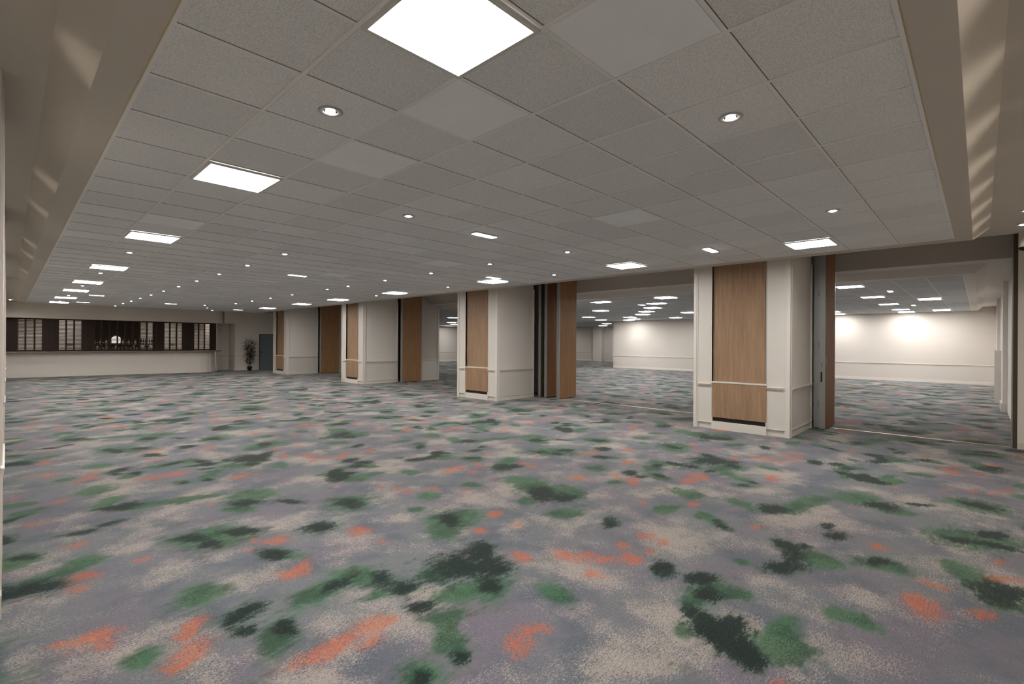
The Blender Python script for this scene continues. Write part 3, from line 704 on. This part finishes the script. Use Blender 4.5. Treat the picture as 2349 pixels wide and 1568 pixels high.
# room behind the bar
w = MB(); w.box(-.25,-.026,30.01,33.4,0,HH-.001); struct('wall_bar_left', w, M['wall'])
w = MB(); w.box(-.2, 8.0, 33.4, 33.5, 0, HH-.001)
struct('wall_bar_rear', w, M['wall'])
t = thing('back_bar', 'dark timber back bar unit with shelves behind the middle shutter', 'back bar', (0,0,0))
k = MB(); k.box(2.6, 6.2, 31.75, 32.35, 0, 1.10); k.build('cabinet', M['darkwood'], t)
k = MB(); k.box(2.55, 6.25, 31.70, 32.38, 1.10, 1.135); k.build('top', M['granite'], t)
k = MB(); k.box(2.95, 5.55, 32.08, 32.35, 1.40, 1.43); k.box(2.95,2.98,32.08,32.35,1.135,1.40); k.box(5.52,5.55,32.08,32.35,1.135,1.40); k.box(4.2,4.23,32.08,32.35,1.135,1.40); k.build('shelf', M['darkwood'], t)
k = MB(); k.box(3.0, 4.93, 32.36, 32.42, 0, 2.75); k.build('rear_panel', M['darkwood'], t)
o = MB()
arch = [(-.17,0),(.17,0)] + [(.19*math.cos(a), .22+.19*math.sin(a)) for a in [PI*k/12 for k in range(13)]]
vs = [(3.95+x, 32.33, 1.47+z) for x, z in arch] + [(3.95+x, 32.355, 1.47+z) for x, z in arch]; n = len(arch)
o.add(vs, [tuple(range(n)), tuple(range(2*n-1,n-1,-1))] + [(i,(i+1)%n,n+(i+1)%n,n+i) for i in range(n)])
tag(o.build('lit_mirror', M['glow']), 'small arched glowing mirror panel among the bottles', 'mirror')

def bottle(kind, first_={}):
    if kind not in first_:
        pr = {'wine': [(.037,0),(.038,.01),(.038,.19),(.030,.22),(.014,.245),(.013,.30),(.015,.302),(.015,.31)],
              'spirit': [(.046,0),(.048,.01),(.048,.16),(.040,.185),(.015,.205),(.014,.25),(.017,.252),(.017,.275)],
              'squat': [(.058,0),(.062,.02),(.058,.10),(.035,.135),(.015,.15),(.014,.19),(.018,.192),(.018,.215)]}[kind]
        me = MB().lathe(pr, n=12)
        mm = {'wine': 'glassdark', 'spirit': 'glassclear', 'squat': 'amber'}[kind]
        o = me.build('bottle', M[mm], smooth=True)
        l = MB(); r = pr[2][0]+.0015; l.lathe([(r,.05),(r,.13 if kind != 'squat' else .09)], n=12); l.build('label_band', M['label'], o, smooth=True)
        first_[kind] = o; fresh = True
        return o
    o = first_[kind].copy(); COL.objects.link(o)
    for ch in list(first_[kind].children):
        c_ = ch.copy(); COL.objects.link(c_); c_.parent = o
    return o
NUM = ORD
kinds = ['wine','spirit','squat','spirit','wine','spirit']
desc = {'wine':'dark slim bottle','spirit':'clear bottle','squat':'amber squat bottle'}
for i in range(20):
    k = kinds[(i*7+i//3) % 6]; o = bottle(k); o.location = (3.04+.122*i+random.uniform(-.012,.012), 31.90+random.uniform(-.03,.03), 1.1355)
    tag(o, '%s, %s from the left on the back bar top' % (desc[k], NUM[i+1]), 'bottle', 'bottles on the back bar top')
up = [3.08,3.20,3.32,3.43,3.54,3.70,4.22,4.34,4.45,4.58,4.72,4.98,5.08,5.18,5.34,5.44]
for i, x in enumerate(up):
    k = 'wine' if x > 4.9 else kinds[(i*5+1) % 6]; o = bottle(k); o.location = (x, 32.2, 1.4305)
    tag(o, '%s, %s from the left on the raised shelf' % (desc[k], NUM[i+1]), 'bottle', 'bottles on the raised bar shelf')
def bowl(x, y, label, side):
    t = thing('pedestal_bowl', label, 'lamp', (x, y, 1.10), 0)
    b = MB(); b.lathe([(.07,0),(.07,.012),(.014,.03),(.012,.24),(.03,.27)], n=16); b.build('stem', M['glassclear'], t, smooth=True)
    b = MB(); b.lathe([(.03,.27),(.09,.29),(.15,.34),(.17,.40),(.165,.40),(.14,.35),(.08,.305),(.02,.29)], n=20); bw = b.build('bowl', M['glassclear'], t, smooth=True)
    b = MB(); b.lathe([(.012,.30),(.028,.315),(.034,.335),(.026,.36),(.010,.37)], n=12); b.build('light_bulb', M['lampbulb'], bw, smooth=True)
k = MB(); k.box(1.5, 2.5, 31.3, 31.8, 0, 1.10); tag(k.build('side_cabinet', M['darkwood'], bevel=.01), 'dark side cabinet under the left lit glass bowl', 'cabinet')
k = MB(); k.box(5.7, 6.9, 31.2, 31.6, 0, 1.10); tag(k.build('side_cabinet', M['darkwood'], bevel=.01), 'dark side cabinet under the right lit glass bowl', 'cabinet')
bowl(2.08, 31.5, 'lit glass pedestal bowl behind the second shutter from the left', 0)
bowl(6.22, 31.4, 'lit glass pedestal bowl behind the second shutter from the right', 1)
for x, y in ((.9,31.6),(2.2,32.3),(5.9,32.2),(7.2,31.4)):
    o = dup(fd, (x, y, HH), 'downlight in the bar ceiling above the back shelves'); o['group'] = 'downlights behind the bar'
    ld = bpy.data.lights.new('bar_beam', 'SPOT'); ld.energy = 13; ld.spot_size = R_(150); ld.spot_blend = .6; ld.shadow_soft_size = .05; ld.color = (1, .9, .8)
    lo = bpy.data.objects.new('beam', ld); COL.objects.link(lo); lo.parent = o; lo.location = (0, 0, -.03)

# ------------------------------------------------------------------ bamboo in its pot
t = thing('potted_bamboo', 'tall thin bamboo plant in a black pot beside the blue grey door', 'plant', (9.42, 29.38, 0))
b = MB(); b.lathe([(.095,0),(.10,.01),(.13,.21),(.135,.22),(.135,.235),(.115,.235),(.11,.20)], n=20); pt = b.build('pot', M['pot'], t, smooth=True)
b = MB(); b.lathe([(.11,.19),(.11,.205),(.05,.215)], n=16); b.build('soil', M['dark'], pt)
lf = MB(); rnd = random.Random(3)
tops = [(.10,.02,1.68),(-.06,.03,1.72),(.02,-.05,1.30),(.22,.0,1.66),(-.20,.02,1.62),(.05,.06,1.0)]
for q, (tx, ty, tz) in enumerate(tops):
    base = Vector((tx*.25, ty*.5, .20)); tip = Vector((tx, ty, tz))
    pts = [base.lerp(tip, s) + Vector((math.sin(s*3+q)*.012, 0, 0)) for s in [k/6 for k in range(7)]]
    MB().tube(pts, [.009-.001*k for k in range(7)], 6).build('cane', M['cane'], t)
    for k in range(120):
        s = rnd.uniform(.22 if q > 1 else .3, 1); p = base.lerp(tip, s)
        az = rnd.uniform(0, 2*PI); out = rnd.uniform(.03, .17) if rnd.random() < .93 else rnd.uniform(.2, .32)
        p = p + Vector((math.cos(az)*out, math.sin(az)*out*.7, rnd.uniform(-.03,.05)))
        d_ = Vector((math.cos(az)+rnd.uniform(-.5,.5), math.sin(az)+rnd.uniform(-.5,.5), rnd.uniform(-.6,.7))).normalized()
        p.y = min(p.y, .25)
        side = d_.cross(Vector((rnd.uniform(-.3,.3), rnd.uniform(-.3,.3), 1))).normalized()
        ln = rnd.uniform(.10,.19); wd = rnd.uniform(.016,.026)
        up_ = side.cross(d_)
        lf.add([p, p+d_*ln*.35+side*wd+up_*.003, p+d_*ln-Vector((0,0,.02)), p+d_*ln*.35-side*wd+up_*.003, p+d_*ln*.4-up_*.004],
               [(0,1,4),(1,2,4),(2,3,4),(3,0,4)])
o = lf.build('foliage', M['leaf'], t); o['kind'] = 'stuff'

# spot fitting hanging at the right edge
t = thing('spotlight', 'white cylindrical spot fitting hanging beside the right jamb at picture edge', 'spotlight', (9.95, -.47, HH))
b = MB(); b.lathe([(.05,0),(.05,-.02),(.02,-.025)], n=16); b.build('ceiling_rose', M['bead'], t, smooth=True)
b = MB(); b.tube([(0,0,-.02),(0,0,-.06)], .012); b.build('stem', M['bead'], t)
b = MB(); b.tube([(.02,.0,-.03),(.0,.01,-.12),(-.03,.03,-.24)], [.05,.055,.055], 20); b.build('can', M['bead'], t, smooth=True)
b = MB(); b.tube([(-.03,.03,-.24),(-.034,.032,-.252)], [.057,.050], 20); b.build('black_rim', M['black'], t, smooth=True)

# ------------------------------------------------------------------ world, camera
w = bpy.data.worlds.new('interior'); bpy.context.scene.world = w; w.use_nodes = True
w.node_tree.nodes['Background'].inputs[0].default_value = (.9, .85, .8, 1); w.node_tree.nodes['Background'].inputs[1].default_value = .02

yaw, f, ro, hcam = .8047, 1115.84, .0061, 1.6717
s, c_ = math.sin(yaw), math.cos(yaw)
Fw = Vector((s, c_, 0)); R0 = Vector((c_, -s, 0)); U0 = Vector((0,0,1))
Rr_ = R0*math.cos(ro) + U0*math.sin(ro); Ur = U0*math.cos(ro) - R0*math.sin(ro)
cam = bpy.data.cameras.new('camera'); co = bpy.data.objects.new('camera', cam); COL.objects.link(co)
mt = Matrix((Rr_, Ur, -Fw)).transposed().to_4x4(); mt.translation = Vector((0,0,hcam)); co.matrix_world = mt
cam.sensor_fit = 'HORIZONTAL'; cam.sensor_width = 36; cam.lens = f/2349*36; cam.shift_y = .4/2349; cam.clip_start = .004; cam.clip_end = 200
bpy.context.scene.camera = co
sc = bpy.context.scene
sc.view_settings.view_transform = 'Standard'; sc.view_settings.look = 'None'; sc.view_settings.gamma = 1; sc.view_settings.use_curve_mapping = False
sc.view_settings.exposure = .40
